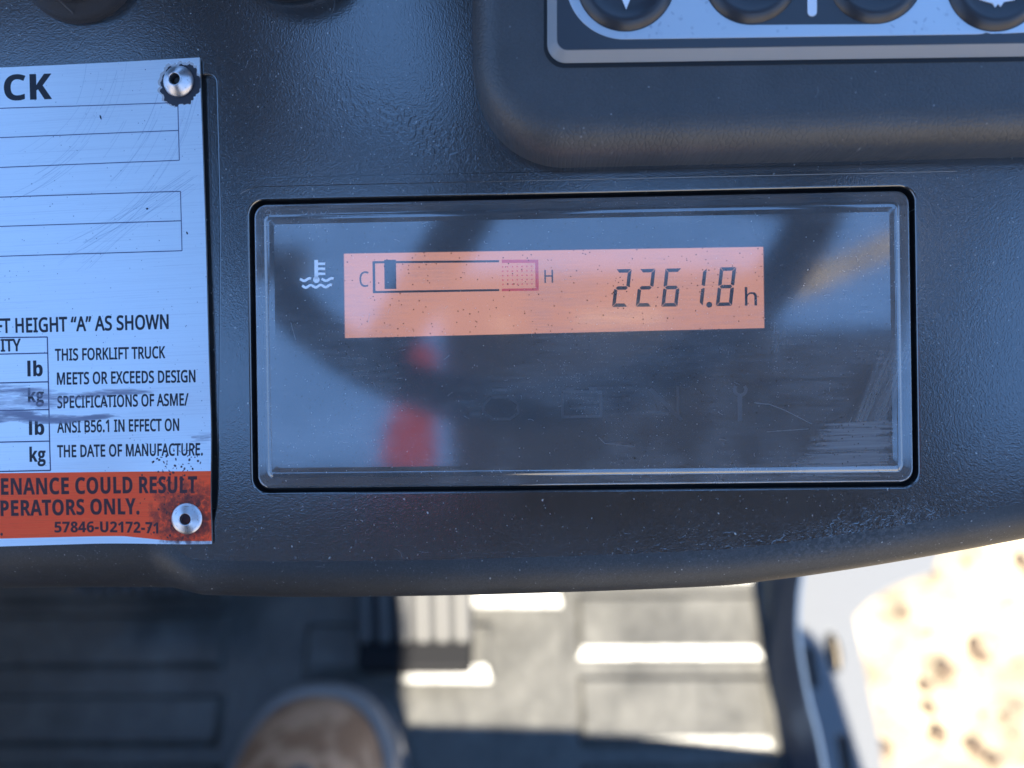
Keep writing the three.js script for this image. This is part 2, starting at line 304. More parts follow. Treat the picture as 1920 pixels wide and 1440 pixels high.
// ------------------------------------------------------------------ behind the camera: hood, seat, guard added for shade and reflections; guessed steering wheel
const PAINT = std(lin(0.018, 0.018, 0.02), 0.6);
{
  const o = thing('added_hood', 'added unseen dark hood that shades the floor and the step', 'hood', [-0.1, 0, 0.55]);  // unseen block added to cast the shadow on floor and step
  const s = new THREE.Shape(); s.moveTo(-0.5, 0.5); s.lineTo(-0.5, -0.316); s.lineTo(0.2, -0.296); s.lineTo(0.4, -0.268); s.quadraticCurveTo(0.42, -0.262, 0.42, -0.22); s.lineTo(0.42, 0.5); s.lineTo(-0.5, 0.5);
  const g = new THREE.ExtrudeGeometry(s, { depth: 0.33, bevelEnabled: true, bevelSize: 0.01, bevelThickness: 0.015, bevelSegments: 4 }); g.rotateX(Math.PI / 2); g.translate(0, 0.346, 0);
  mesh('cover', g, std(lin(0.04, 0.04, 0.045), 0.6), o);
  const t = thing('added_seat', 'added unseen black seat that shades the left of the floor', 'seat', [-0.235, 0.361, 0.6]);  // unseen seat, added and shaped to cast the shadow on the left floor
  mesh('cushion', new RoundedBoxGeometry(0.44, 0.1, 0.42, 4, 0.035).translate(-0.01, 0.05, -0.02), RUBBER, t);
  const b = new THREE.Shape(); b.moveTo(-0.2, 0); b.lineTo(0.185, 0); b.lineTo(0.222, 0.45); b.lineTo(0.247, 0.62); b.quadraticCurveTo(0.25, 0.76, 0.15, 0.76); b.lineTo(-0.2, 0.76); b.quadraticCurveTo(-0.24, 0.76, -0.24, 0.62); b.lineTo(-0.2, 0);
  mesh('backrest', new THREE.ExtrudeGeometry(b, { depth: 0.08, bevelEnabled: true, bevelSize: 0.004, bevelThickness: 0.02, bevelSegments: 4 }).translate(0, 0.04, 0.1), RUBBER, t);
}
{
  const Y = 1.72, o = thing('added_guard', 'added unseen guard of dark plates and bars for shade and reflections on the dashboard', 'overhead guard', [0, Y, 0.4]);  // unseen guard, added to keep sun off the dashboard and shape its reflections
  const P = (name, x0, x1, z0, z1, h = 0.04) => mesh(name, new RoundedBoxGeometry(x1 - x0, h, z1 - z0, 2, 0.008).translate((x0 + x1) / 2, h / 2, (z0 + z1) / 2 - 0.4), PAINT, o);
  P('rear_plate', -0.97, 0.97, 0.81, 1.15, 0.03); P('front_beam', -0.97, 0.97, -0.84, -0.76, 0.06);
  P('side_rail', -0.97, -0.9, -0.76, 0.81, 0.06); P('side_rail', 0.9, 0.97, -0.76, 0.81, 0.06);
  P('added_roof_plate', -0.16, 0.315, 0.47, 0.81, 0.012);  // added plate standing in for the dark mass mirrored in the display
  P('added_roof_bar', -0.9, -0.34, 0.43, 0.47, 0.03); P('added_roof_bar', 0.315, 0.5, 0.57, 0.81, 0.03); P('added_roof_bar', 0.5, 0.575, 0.35, 0.81, 0.03); P('added_roof_bar', -0.42, 0.9, 0.275, 0.35, 0.03); P('added_roof_plate', -0.9, -0.44, -0.5, 0.15, 0.012); P('added_roof_plate', -0.44, -0.29, -0.5, 0.275, 0.012);  // added bars and plates that darken parts of the mirrored sky
  for (const [x, z] of [[-0.935, -0.8], [0.935, -0.8], [-0.935, 1.1], [0.935, 1.1]]) mesh('pillar', new RoundedBoxGeometry(0.06, 1.72 + 0.5, 0.06, 2, 0.01).translate(x, -1.11, z - 0.4), PAINT, o);
  const CHROME = std(lin(0.9, 0.88, 0.84), 0.16, { metalness: 1 });
  for (const [x, z, len, wd, turn] of [[0.397, 0.46, 0.18, 0.036, 0.46], [0.092, 0.532, 0.125, 0.015, 0.03], [-0.073, 0.54, 0.03, 0.014, -0.2], [-0.176, 0.525, 0.052, 0.014, -0.05]])
    mesh('added_glint_strip', new RoundedBoxGeometry(len, 0.008, wd, 3, 0.003).rotateY(turn).translate(x, -0.0042, z - 0.4), CHROME, o);  // added strips, mirroring sunlit ground as glints in the display
  const l = thing('warning_lamp', 'red tapered warning lamp hanging aslant under the overhead guard', 'lamp', [-0.19, Y, 0.575]); l.rotation.set(-0.98, 0, -0.12);
  mesh('taper_body', lathe([[0.001, 0], [0.02, 0], [0.025, -0.02], [0.028, -0.08], [0.039, -0.15], [0.04, -0.175], [0.001, -0.18]], 32), std(lin(0.85, 0.06, 0.03), 0.5), l);
}
{
  const C = new THREE.Vector3(-0.02, 1.0, 0.07), o = thing('steering_wheel', 'black steering wheel on its column over the dashboard', 'steering wheel', C.toArray());
  const rim = new THREE.TorusGeometry(0.172, 0.0145, 20, 96).rotateX(Math.PI / 2); mesh('rim', rim, RUBBER, o);
  mesh('hub', lathe([[0.001, 0.012], [0.03, 0.01], [0.035, 0], [0.035, -0.03], [0.001, -0.035]], 40), RUBBER, o);
  for (const a of [2.15, -1.35, 0.25]) mesh('spoke', new RoundedBoxGeometry(0.15, 0.012, 0.03, 2, 0.005).translate(0.095, 0, 0).rotateY(-a), RUBBER, o);
  const col = new THREE.CatmullRomCurve3([new THREE.Vector3(0, -0.02, 0), new THREE.Vector3(-0.01, -0.12, -0.12), new THREE.Vector3(-0.02, -0.36, -0.28)]);
  mesh('column', new THREE.TubeGeometry(col, 24, 0.024, 20), PAINT, o);
}

// ------------------------------------------------------------------ dashboard
const edgeTab = curveTab([[-150, -43.3], [-110, -43.3], [-79.5, -43.3], [-70, -43.6], [-50.5, -44.2], [-18, -44.0], [19.5, -42.9], [33.5, -41.7], [47.4, -39.8], [62, -37.4], [76.7, -34.7], [84, -32.9], [110, -25.5]], 400);
const edgeY = (x) => interp(edgeTab, x), edgeR = (x) => 7.5 + 5.5 * (1 - smooth(-75, -66, x)) - 0.0 * x;
const dash = dashThing('dashboard', 'dusty black moulded dashboard with a raised corner housing', 'dashboard', 0, -42, -20);
{
  const s = new THREE.Shape(); s.moveTo(-130, 125); s.lineTo(-130, edgeY(-130) + edgeR(-130));
  for (let x = -130; x <= 105; x += 0.5) s.lineTo(x, edgeY(x) + edgeR(x));
  s.lineTo(105, 125); s.lineTo(-130, 125);
  s.holes.push(roundRect(-56.0, -25.0, 56.0, 25.0, 2.6, THREE.Path));
  const pk = new THREE.Path(); pk.moveTo(-66, -30); pk.lineTo(-63.4, -30); pk.quadraticCurveTo(-62.3, -29, -62.0, -20); pk.lineTo(-61.2, 20); pk.lineTo(-61.5, 45); pk.quadraticCurveTo(-61.5, 46.6, -63.2, 46.6); pk.lineTo(-66, 46.6); pk.lineTo(-66, -30); s.holes.push(pk);
  const g = new THREE.ExtrudeGeometry(s, { depth: 5, bevelEnabled: true, bevelThickness: 0.35, bevelSize: 0.35, bevelOffset: -0.35, bevelSegments: 3, curveSegments: 10 }); g.translate(0, 0, -5.35);
  // the bevel would also cut the lower edge: drop it there so that the face runs into the roll
  const p = g.attributes.position; for (let i = 0; i < p.count; i++) { const x = p.getX(i), y = p.getY(i), e = edgeY(x) + edgeR(x); if (y < e + 0.6 && x < 104.9) p.setXYZ(i, x, Math.min(y, e), p.getZ(i) > -1 ? 0 : p.getZ(i)); }
  g.computeVertexNormals();
  part('panel_face', planarUV(g, DX0, DX1, DY0, DY1), PLASTIC, dash);
  const roll = grid(470, 26, (u, v) => {
    const x = -130 + 235 * u, r = edgeR(x), e = edgeY(x); let y, z, arc;
    if (v < 0.7) { const a = v / 0.7 * Math.PI; y = e + r - r * Math.sin(a); z = -r + r * Math.cos(a); arc = r * a; } else { const k = (v - 0.7) / 0.3; y = e + r + k * 120; z = -2 * r; arc = r * Math.PI + k * 120; }
    return [x, y, z, (x - DX0) / (DX1 - DX0), (e + r - arc - DY0) / (DY1 - DY0)];
  });
  const ix = roll.index.array; for (let i = 0; i < ix.length; i += 3) { const t = ix[i + 1]; ix[i + 1] = ix[i + 2]; ix[i + 2] = t; } roll.computeVertexNormals();
  part('lower_edge', roll, EDGE_PLASTIC, dash);
  part('plate_slot', planarUV(slab(roundRect(-67, -31, -60, 49, 1), -6, -1.0), DX0, DX1, DY0, DY1), PLASTIC, dash);
  // low moulded ridge above the display
  const ridge = new THREE.Shape(); ridge.moveTo(-57.5, 26.0); ridge.lineTo(-57.2, 27.0); ridge.quadraticCurveTo(-56.6, 28.7, -54, 28.8); ridge.lineTo(60, 28.8); ridge.lineTo(63, 27.6); ridge.lineTo(63, 27.2); ridge.lineTo(-54, 27.2); ridge.quadraticCurveTo(-56, 27, -57.5, 26.0);
  part('ridge', planarUV(slab(ridge, -0.1, 0.06, 0.15, 4), DX0, DX1, DY0, DY1), PLASTIC, dash);
  // raised housing
  const h = roundRect(-16.8, 29.3, 130, 160, 15);
  const hg = new THREE.ExtrudeGeometry(h, { depth: 6.5, bevelEnabled: true, bevelThickness: 6.5, bevelSize: 5.5, bevelOffset: -5.5, bevelSegments: 10, curveSegments: 24 }); 
  part('raised_housing', planarUV(toCreasedNormals(mergeVertices(hg), 1.0), -20, 90, 20, 130), LEATHER, dash);
}

// ------------------------------------------------------------------ keypad on the raised housing
{
  const Z = 13, kp = dashThing('keypad', 'membrane keypad with silver trim and round dark buttons on the raised housing', 'keypad', 32, 60, Z);
  const px = -4.75, py = 42.3;
  const T = (g) => { g.translate(-31, -42.6, 0); g.rotateZ(-0.0125); g.translate(31, 42.6, 0); return g; };
  part('gap_underlay', T(slab(roundRect(px - 0.55, py - 0.75, 96, 110, 3.4), Z - 0.5, Z + 0.06, 0.05, 1)), BLACK, kp);  // black sheet put in for the dark gap under the keypad
  part('bezel', T(slab(roundRect(px, py, 95, 109, 3), Z, Z + 1.55, 1.45, 1, 12)), std(lin(0.3, 0.29, 0.28), 0.28, { bumpMap: steelBump, bumpScale: 0.00003 }), kp);
  part('face', T(slab(roundRect(px + 1.5, py + 1.5, 94, 108, 1.7), Z + 0.9, Z + 1.62, 0.03, 1, 10)), std(lin(0.028, 0.03, 0.036), 0.32, { ior: 1.7 }), kp);
  const btn = [[7.3, 54.0, 7.4], [26.4, 54.6, 7.2], [45.0, 54.3, 7.2], [62.9, 52.9, 7.2]];
  const sv = new THREE.Shape(); sv.moveTo(-2.0, 60); sv.lineTo(-2.0, 54); sv.absarc(7.2, 54.4, 9.1, Math.PI, 1.5 * Math.PI); sv.lineTo(60, 45.25);
  for (const [x, y] of [[61, 45.3], [61.6, 45.5], [62.4, 45.27], [63.2, 45.6], [64, 45.3], [67.4, 45.4], [68, 46.2], [69, 46.0], [71, 47.0], [76, 50], [77, 60]]) sv.lineTo(x, y);
  sv.lineTo(-2, 60);
  for (const [x, y, r] of [btn[0], btn[3]]) { const h = new THREE.Path(); h.absarc(x, y, r + 0.15, 0, Math.PI * 2); sv.holes.push(h); }
  const mid = new THREE.Path(); mid.moveTo(18.6, 59.5); mid.absarc(26.4, 54.6, 7.4, Math.PI * 0.9, 1.5 * Math.PI, false); mid.lineTo(45, 47.0); mid.absarc(45, 54.4, 7.4, -Math.PI / 2, Math.PI * 0.1, false); mid.lineTo(52.6, 59.5); mid.lineTo(18.6, 59.5); sv.holes.push(mid);
  const svMap = (() => { const n = 512, c = canvas(n, n), g = c.getContext('2d'); g.fillStyle = 'rgb(208,212,216)'; g.fillRect(0, 0, n, n); for (let k = 0; k < 260; k++) { g.fillStyle = `rgba(120,126,140,${rr(0.05, 0.25)})`; g.beginPath(); g.ellipse(rnd() * n, rnd() * n, rr(1, 6), rr(1, 5), rnd() * 3, 0, 7); g.fill(); } return canvasTex(c); })();
  part('silver_trim', T(planarUV(slab(sv, Z + 1.5, Z + 1.68, 0.02, 1, 32), 0, 40, 30, 70)), std(0xffffff, 0.42, { map: svMap, metalness: 0.85 }), kp);
  for (const [x, y, r] of btn) {
    const b = lathe([[0.001, 0.55], [r * 0.5, 0.6], [r * 0.66, 0.75], [r * 0.74, 1.05], [r * 0.8, 1.15], [r * 0.87, 1.0], [r * 0.93, 0.5], [r, 0.1], [r, -0.2]], 64); b.rotateX(Math.PI / 2); b.translate(x, y, Z + 1.62);
    const m = part('button', T(b), std(lin(0.03, 0.031, 0.036), 0.3), kp);
    origin.set(m, origin.get(kp));
    if (x < 10) { const a = new THREE.Shape(); a.moveTo(x - 2.6, y + 2.2); a.lineTo(x, y - 4.4); a.lineTo(x + 2.6, y + 2.2); a.lineTo(x - 2.6, y + 2.2); part('arrow_symbol', T(slab(a, Z + 1.9, Z + 2.45)), std(lin(0.75, 0.76, 0.78), 0.5), m, kp); }
    if (x > 60) { const a = new THREE.Shape(); a.moveTo(x - 3.2, y - 2.4); [[-2, -2.9], [-0.7, -3.3], [-0.3, -3.9], [0.1, -3.4], [0.5, -3.8], [1, -3.1], [2.4, -2.9], [3.6, -2.3], [3.6, 1], [-3.2, 1]].forEach(([u, v]) => a.lineTo(x + u, y + v)); part('symbol', T(slab(a, Z + 1.9, Z + 2.45)), std(lin(0.75, 0.76, 0.78), 0.5), m, kp); }
  }
  part('divider_mark', T(slab(roundRect(34.85, 48.35, 36.25, 60, 0.69), Z + 1.6, Z + 1.75, 0.03, 1)), std(lin(0.72, 0.74, 0.78), 0.5), kp);
}

// ------------------------------------------------------------------ knobs above the data plate
{
  const k = dashThing('rubber_boot', 'round dark rubber switch boot above the data plate', 'switch boot', -84.8, 66.5, 0);
  const b = lathe([[0.001, 8], [6, 8], [8.3, 7], [8.8, 5.4], [8.2, 4.2], [8.4, 3.2], [9.8, 2.6], [10.5, 1.4], [10.6, -0.5]], 64); b.rotateX(Math.PI / 2); b.translate(-84.8, 66.5, 0); part('boot', b, std(lin(0.022, 0.021, 0.024), 0.5, { bumpMap: plasticBump, bumpScale: 0.0002 }), k);
  const seam = new THREE.TubeGeometry(new THREE.CatmullRomCurve3([[-85.6, 60.2, 8], [-85.7, 58.4, 6.8], [-85.5, 57.6, 4.6], [-85.0, 57.0, 3], [-84.6, 56.2, 1]].map((v) => new THREE.Vector3(...v))), 20, 0.16, 6); part('seam', seam, std(lin(0.06, 0.06, 0.065), 0.6), k);
  const q = dashThing('rotary_switch', 'dark rotary switch with a grey metal collar beside the raised housing', 'switch', -48.5, 72, 0);
  const c = lathe([[0.001, 16], [10.5, 16], [11.5, 15], [11.5, 2], [13.3, 1.6], [13.3, -0.5]], 64); c.rotateX(Math.PI / 2); c.translate(-48.5, 72, 0); part('switch_body', c, std(lin(0.01, 0.01, 0.011), 0.5), q);
  const d = lathe([[11.6, 5], [12.0, 5.2], [12.4, 4.9], [12.5, 1.7]], 64); d.rotateX(Math.PI / 2); d.translate(-48.5, 72, 0); part('collar', d, std(lin(0.3, 0.3, 0.31), 0.45, { metalness: 0.6 }), q);
}

// ------------------------------------------------------------------ data plate
{
  const W = 64, H = 82.2, S = 20, cw = W * S, ch = Math.round(H * S);
  const col = canvas(cw, ch), g = col.getContext('2d'), met = canvas(cw, ch), q = met.getContext('2d');
  const X = (x) => (x + W) * S, Yp = (y) => y * S;     // plate millimetres: x left of the right edge, y down from the top edge
  const tilt = 0.0095;                                 // the print stands a hair askew on the sheet
  g.fillStyle = 'rgb(232,234,236)'; g.fillRect(0, 0, cw, ch);
  q.fillStyle = 'rgb(0,92,255)'; q.fillRect(0, 0, cw, ch);
  for (let k = 0; k < 2600; k++) { const y = rnd() * ch, x = rnd() * cw, l = rr(60, 500); const s = rnd() < 0.5; g.strokeStyle = s ? 'rgba(255,255,255,0.05)' : 'rgba(120,126,136,0.06)'; g.lineWidth = rr(0.5, 1.6); g.beginPath(); g.moveTo(x, y); g.lineTo(x + l, y - l * 0.01); g.stroke(); q.strokeStyle = s ? 'rgba(0,70,255,0.1)' : 'rgba(0,130,255,0.1)'; q.lineWidth = 1; q.beginPath(); q.moveTo(x, y); q.lineTo(x + l, y - l * 0.01); q.stroke(); }
  // rubbed swirl scratches
  for (let k = 0; k < 46; k++) { const cx = X(-40 + rr(-2, 2)), cy = Yp(-4 + rr(-3, 3)), r = (22 + rr(0, 20)) * S, a0 = rr(0.1, 0.9), a1 = a0 + rr(0.12, 0.5); g.strokeStyle = `rgba(92,104,128,${rr(0.06, 0.22)})`; g.lineWidth = rr(0.8, 2.2); g.beginPath(); g.arc(cx, cy, r, a0, a1); g.stroke(); }
  for (let k = 0; k < 16; k++) { const x0 = X(-24 + rr(-2, 4)), y0 = Yp(33 + rr(-3, 3)), x1 = X(-1 - rr(0, 3)), y1 = Yp(20 + rr(-1.5, 2.5)); g.strokeStyle = `rgba(92,104,128,${rr(0.08, 0.28)})`; g.lineWidth = rr(0.8, 2); g.beginPath(); g.moveTo(x0, y0); g.quadraticCurveTo((x0 + x1) / 2, y1 + 120, x1, y1); g.stroke(); }
  const both = (ink, f) => { g.fillStyle = g.strokeStyle = ink; f(g); q.fillStyle = q.strokeStyle = 'rgb(0,120,0)'; f(q); };
  const INK = 'rgb(22,24,34)';
  // orange warning band
  g.fillStyle = 'rgb(255,78,20)'; q.fillStyle = 'rgb(0,115,0)';
  for (const c of [g, q]) { c.beginPath(); c.moveTo(0, Yp(69.1)); c.lineTo(X(0), Yp(70.35)); c.lineTo(X(0), Yp(81.7)); c.lineTo(X(-8), Yp(81.6)); c.lineTo(X(-16), Yp(80.95)); c.lineTo(0, Yp(80.7)); c.fill(); }
  g.save(); g.beginPath(); g.rect(0, Yp(70.4), cw, Yp(10.4)); g.clip();
  for (let k = 0; k < 900; k++) { const y = rr(Yp(69), Yp(82)), x = rnd() * cw, l = rr(20, 160); g.strokeStyle = rnd() < 0.6 ? 'rgba(255,150,90,0.13)' : 'rgba(150,40,10,0.12)'; g.lineWidth = rr(0.6, 1.8); g.beginPath(); g.moveTo(x, y); g.lineTo(x + l, y + 1); g.stroke(); } g.restore();
  // ruled boxes
  const line = (x0, y0, x1, y1, w = 2.6) => both('rgb(26,34,74)', (c) => { c.lineWidth = w; c.beginPath(); c.moveTo(X(x0), Yp(y0)); c.lineTo(X(x1), Yp(y1)); c.stroke(); });
  const rule = (yL, yR, xR, w) => line(-64, yL - (yR - yL) * 28 / 31, xR, yR, w);
  rule(6.95, 7.46, -4.04); rule(11.99, 12.2, -4.02); rule(17.12, 17.29, -4.1); line(-4.03, 7.5, -4.1, 17.29);
  rule(22.24, 22.57, -4.1); rule(27.28, 27.58, -4.09); rule(32.41, 32.68, -4.17); line(-4.1, 22.57, -4.17, 32.68);
  for (const [a, b, x] of [[46.33, 46.54, -28.23], [49.17, 49.29, -28.23], [54.12, 54.23, -28.22], [58.88, 58.99, -28.29], [64.29, 64.39, -28.29], [69.32, 69.42, -28.37]]) line(-64, a - (b - a) * 3, x, b, 3.6);
  line(-28.23, 46.54, -28.37, 69.42, 3.6);
  // lettering: [words before the frame, words, x of first letter, baseline, x of last letter, baseline, cap height, weight]
  const put = (pre, str, x0, y0, x1, y1, cap, bold, ink = INK) => {
    both(ink, (c) => {
      c.save(); c.font = `${bold ? 'bold ' : ''}100px sans-serif`; const w = c.measureText(str).width, s = cap * S / 72;
      c.translate(X(x0), Yp(y0)); c.rotate(Math.atan2(y1 - y0, x1 - x0)); c.scale((x1 - x0) * S / w, s);
      c.lineWidth = bold ? 2 : 5; c.lineJoin = 'round'; if (pre) c.fillText(pre, -c.measureText(pre).width, 0); c.fillText(str, 0, 0); c.strokeText(str, 0, 0); c.restore();
    });
  };
  put('', 'CK', -34.67, 5.59, -26.1, 5.71, 4.3, true); put('TRU', '', -34.67, 5.59, -26.1, 5.71, 4.3, true);
  put('LI', 'FT HEIGHT “A” AS SHOWN', -37.3, 45.5, -6.66, 45.88, 2.4, false);
  put('CAPAC', 'ITY', -36.5, 48.7, -32.98, 48.74, 2.05, false);
  for (const [s, y, c] of [['lb', 53.13, 2.5], ['kg', 57.6, 2.3], ['lb', 63.2, 2.4], ['kg', 67.8, 2.4]]) put('', s, -32.15, y, -29.1, y + 0.04, c, true);
  put('', 'THIS FORKLIFT TRUCK', -26.97, 50.62, -7.67, 50.85, 1.95, false);
  put('', 'MEETS OR EXCEEDS DESIGN', -26.93, 54.73, -2.28, 55.13, 2.0, false);
  put('', 'SPECIFICATIONS OF ASME/', -26.88, 58.76, -3.79, 59.05, 2.0, false);
  put('', 'ANSI B56.1 IN EFFECT ON', -26.93, 62.97, -5.42, 63.31, 2.0, false);
  put('', 'THE DATE OF MANUFACTURE.', -27.08, 67.17, -1.32, 67.6, 2.0, false);
  const DK = 'rgb(58,22,26)';
  put('MAINT', 'ENANCE COULD RESULT', -37.4, 73.3, -2.4, 73.95, 2.8, true, DK);
  put('O', 'PERATORS ONLY.', -37.6, 76.95, -12.9, 77.3, 2.65, true, DK);
  put('', '57846-U2172-71', -28.17, 80.05, -9.3, 80.45, 1.8, true, DK);
  put('', 'T.', -38.9, 80.3, -37.0, 80.3, 1.9, true, DK);
  // dirt, rust and rubbed paint
  const blot = (x, y, r, ink, jag, n = 60, ry = r) => both(ink, (c) => { c.beginPath(); const s0 = seed; for (let k = 0; k <= n; k++) { const a = k / n * Math.PI * 2, R = 1 + jag * (vn(4 * Math.cos(a) + 30, 4 * Math.sin(a) + 30) - 0.5) + jag * 0.9 * (vn(11 * Math.cos(a) + 60, 11 * Math.sin(a) + 60) - 0.5); c.lineTo(X(x + Math.cos(a % 6.2832) * r * R), Yp(y + Math.sin(a) * ry * R)); } c.fill(); seed = s0; });
  blot(-3.65, 4.3, 3.75, 'rgba(96,84,78,0.35)', 0.2, 90); blot(-3.5, 4.5, 3.45, 'rgb(44,44,52)', 0.2, 120);
  for (let k = 0; k < 1500; k++) {       // grime round the lower rivet
    const a = rnd() * 7, d = Math.pow(rnd(), 0.75) * 6.4, x = -4.4 + Math.cos(a) * d * 1.1, y = 77.6 + Math.sin(a) * d * 0.95; if (x > -0.2 || y > 82) continue;
    g.fillStyle = `rgba(${rnd() < 0.5 ? '50,20,22' : '92,30,24'},${rr(0.1, 0.42) * (1 - d / 8)})`; g.beginPath(); g.ellipse(X(x), Yp(y), rr(2, 15), rr(2, 11), rnd() * 3, 0, 7); g.fill();
  }
  for (let k = 0; k < 150; k++) { const x = -4.4 - Math.abs(rr(-1, 1) + rr(-1, 1)) * 5 + rr(0, 3), y = rr(66, 81.5); g.fillStyle = `rgba(38,20,28,${rr(0.35, 0.9)})`; g.beginPath(); g.ellipse(X(x), Yp(y), rr(1, 5), rr(1, 4), rnd() * 3, 0, 7); g.fill(); }
  for (let k = 0; k < 420; k++) { const x = rr(-40, 0), y = rr(0, 70), r = rr(0.6, 2); both(`rgba(48,54,74,${rr(0.15, 0.7)})`, (c) => { if (c === q) return; c.beginPath(); c.ellipse(X(x), Yp(y), r, r * rr(0.6, 1), rnd() * 3, 0, 7); c.fill(); }); }
  for (const [x, y, w, h, r] of [[-17.6, 9.3, 2.5, 8, -0.3], [-18.4, 58.6, 8, 2, 0.2], [-3.2, 29.7, 2.5, 5, -0.4], [-10, 25.3, 4, 3, 0.2]]) { g.fillStyle = 'rgb(20,24,40)'; g.beginPath(); g.ellipse(X(x), Yp(y), w, h, r, 0, 7); g.fill(); }
  // grey smear rubbed across the capacity table
  const dab = (path, wd, n, a) => { for (let k = 0; k < n; k++) { const t = Math.pow(rnd(), 1.3), i = Math.min(path.length - 2, Math.floor(t * (path.length - 1))), u = t * (path.length - 1) - i, w = wd * (1 - 0.75 * t), x = path[i][0] + (path[i + 1][0] - path[i][0]) * u + rr(-1.5, 1.5), y = path[i][1] + (path[i + 1][1] - path[i][1]) * u + (rnd() + rnd() - 1) * w, L = rr(6, 46), hh = rr(1, 4.5), an = rr(-0.1, 0.12); if (fbm(x * 1.3 + 3, y * 3.1, 3) < 0.42) continue; for (const [c, ink] of [[g, `rgba(122,126,146,${a * rr(0.3, 1)})`], [q, `rgba(0,150,40,${a * 0.7})`]]) { c.fillStyle = ink; c.beginPath(); c.ellipse(X(x), Yp(y), L, hh, an, 0, 7); c.fill(); } } };
  dab([[-42, 60.6], [-34, 59.6], [-30, 60.6], [-24, 60.9], [-18, 60.4]], 1.5, 900, 0.3); dab([[-42, 55.2], [-33, 55.4], [-27, 57.2], [-17, 56.4], [-12, 56.6]], 1.3, 620, 0.22); dab([[-42, 58], [-32, 57.6], [-28, 58.5]], 2.0, 330, 0.16); dab([[-2.2, 65], [-0.4, 64]], 0.9, 40, 0.25);
  const colT = canvasTex(col), metT = canvasTex(met, false);
  const face = std(0xffffff, 1, { map: colT, metalness: 1, metalnessMap: metT, roughnessMap: metT });
  const edge = std(lin(0.6, 0.6, 0.6), 0.4, { metalness: 1 });
  const o = dashThing('data_plate', 'scratched aluminium forklift data plate with an orange warning band', 'data plate', -63.82, 49.29, 0);
  const b = new THREE.BoxGeometry(W, H, 0.6, 48, 60, 1); b.translate(-W / 2, -H / 2, 0.3);
  const p = b.attributes.position, ph = 0.0206;
  for (let i = 0; i < p.count; i++) {
    let x = p.getX(i), y = p.getY(i), z = p.getZ(i); const Yd = -y, e = smooth(-18, 0, x);
    x += e * (-0.0045 * Yd - 0.35 * smooth(66, 82, Yd)); z += 0.12 + 0.75 * e * smooth(60, 72, Yd) * (1 - smooth(74, 82, Yd) * 0.6) + 0.25 * e * (1 - smooth(0, 14, Yd)) + 0.1 * Math.sin(Yd * 0.16 + x * 0.1);
    y += -0.55 * smooth(-22, -1, x) * smooth(74, 82, Yd);
    p.setXYZ(i, -63.82 + x * Math.cos(ph) - y * Math.sin(ph), 49.29 + x * Math.sin(ph) + y * Math.cos(ph), z);
  }
  b.computeVertexNormals();
  part('plate_sheet', b, [edge, edge, edge, edge, face, edge], o);
  const rmap = (() => { const n = 256, c = canvas(n, n), k = c.getContext('2d'); k.fillStyle = 'rgb(206,204,206)'; k.fillRect(0, 0, n, n); for (let i = 0; i < 240; i++) { k.fillStyle = `rgba(${rnd() < 0.4 ? '120,96,84' : '150,150,160'},${rr(0.05, 0.3)})`; k.beginPath(); k.ellipse(rnd() * n, rnd() * n, rr(1, 9), rr(1, 5), rnd() * 3, 0, 7); k.fill(); } return canvasTex(c); })();
  const RIV = std(0xffffff, 0.36, { map: rmap, metalness: 1 });
  for (const [x, y, z, hgt, lean] of [[-67.45, 45.25, 1.0, 1.75, 0.06], [-67.0, -29.1, 1.15, 0.95, 0]]) {
    const r = lathe([[0.9, hgt - 1.9], [0.92, hgt - 0.1], [1.0, hgt + 0.05], [1.14, hgt + 0.04], [1.32, hgt - 0.12], [2.1, hgt * 0.6], [2.55, hgt * 0.3], [2.68, 0.12], [2.62, 0], [2.2, -0.3]], 56);
    r.rotateX(Math.PI / 2); r.rotateY(-lean); r.translate(x, y, z); const m = part('rivet', r, RIV, o);
    const pin = new THREE.SphereGeometry(0.74, 20, 12); pin.scale(1, 1, 0.4); pin.translate(x, y, z + hgt - 1.5); part('mandrel', pin, std(lin(0.03, 0.026, 0.022), 0.4), m, o);
  }
}

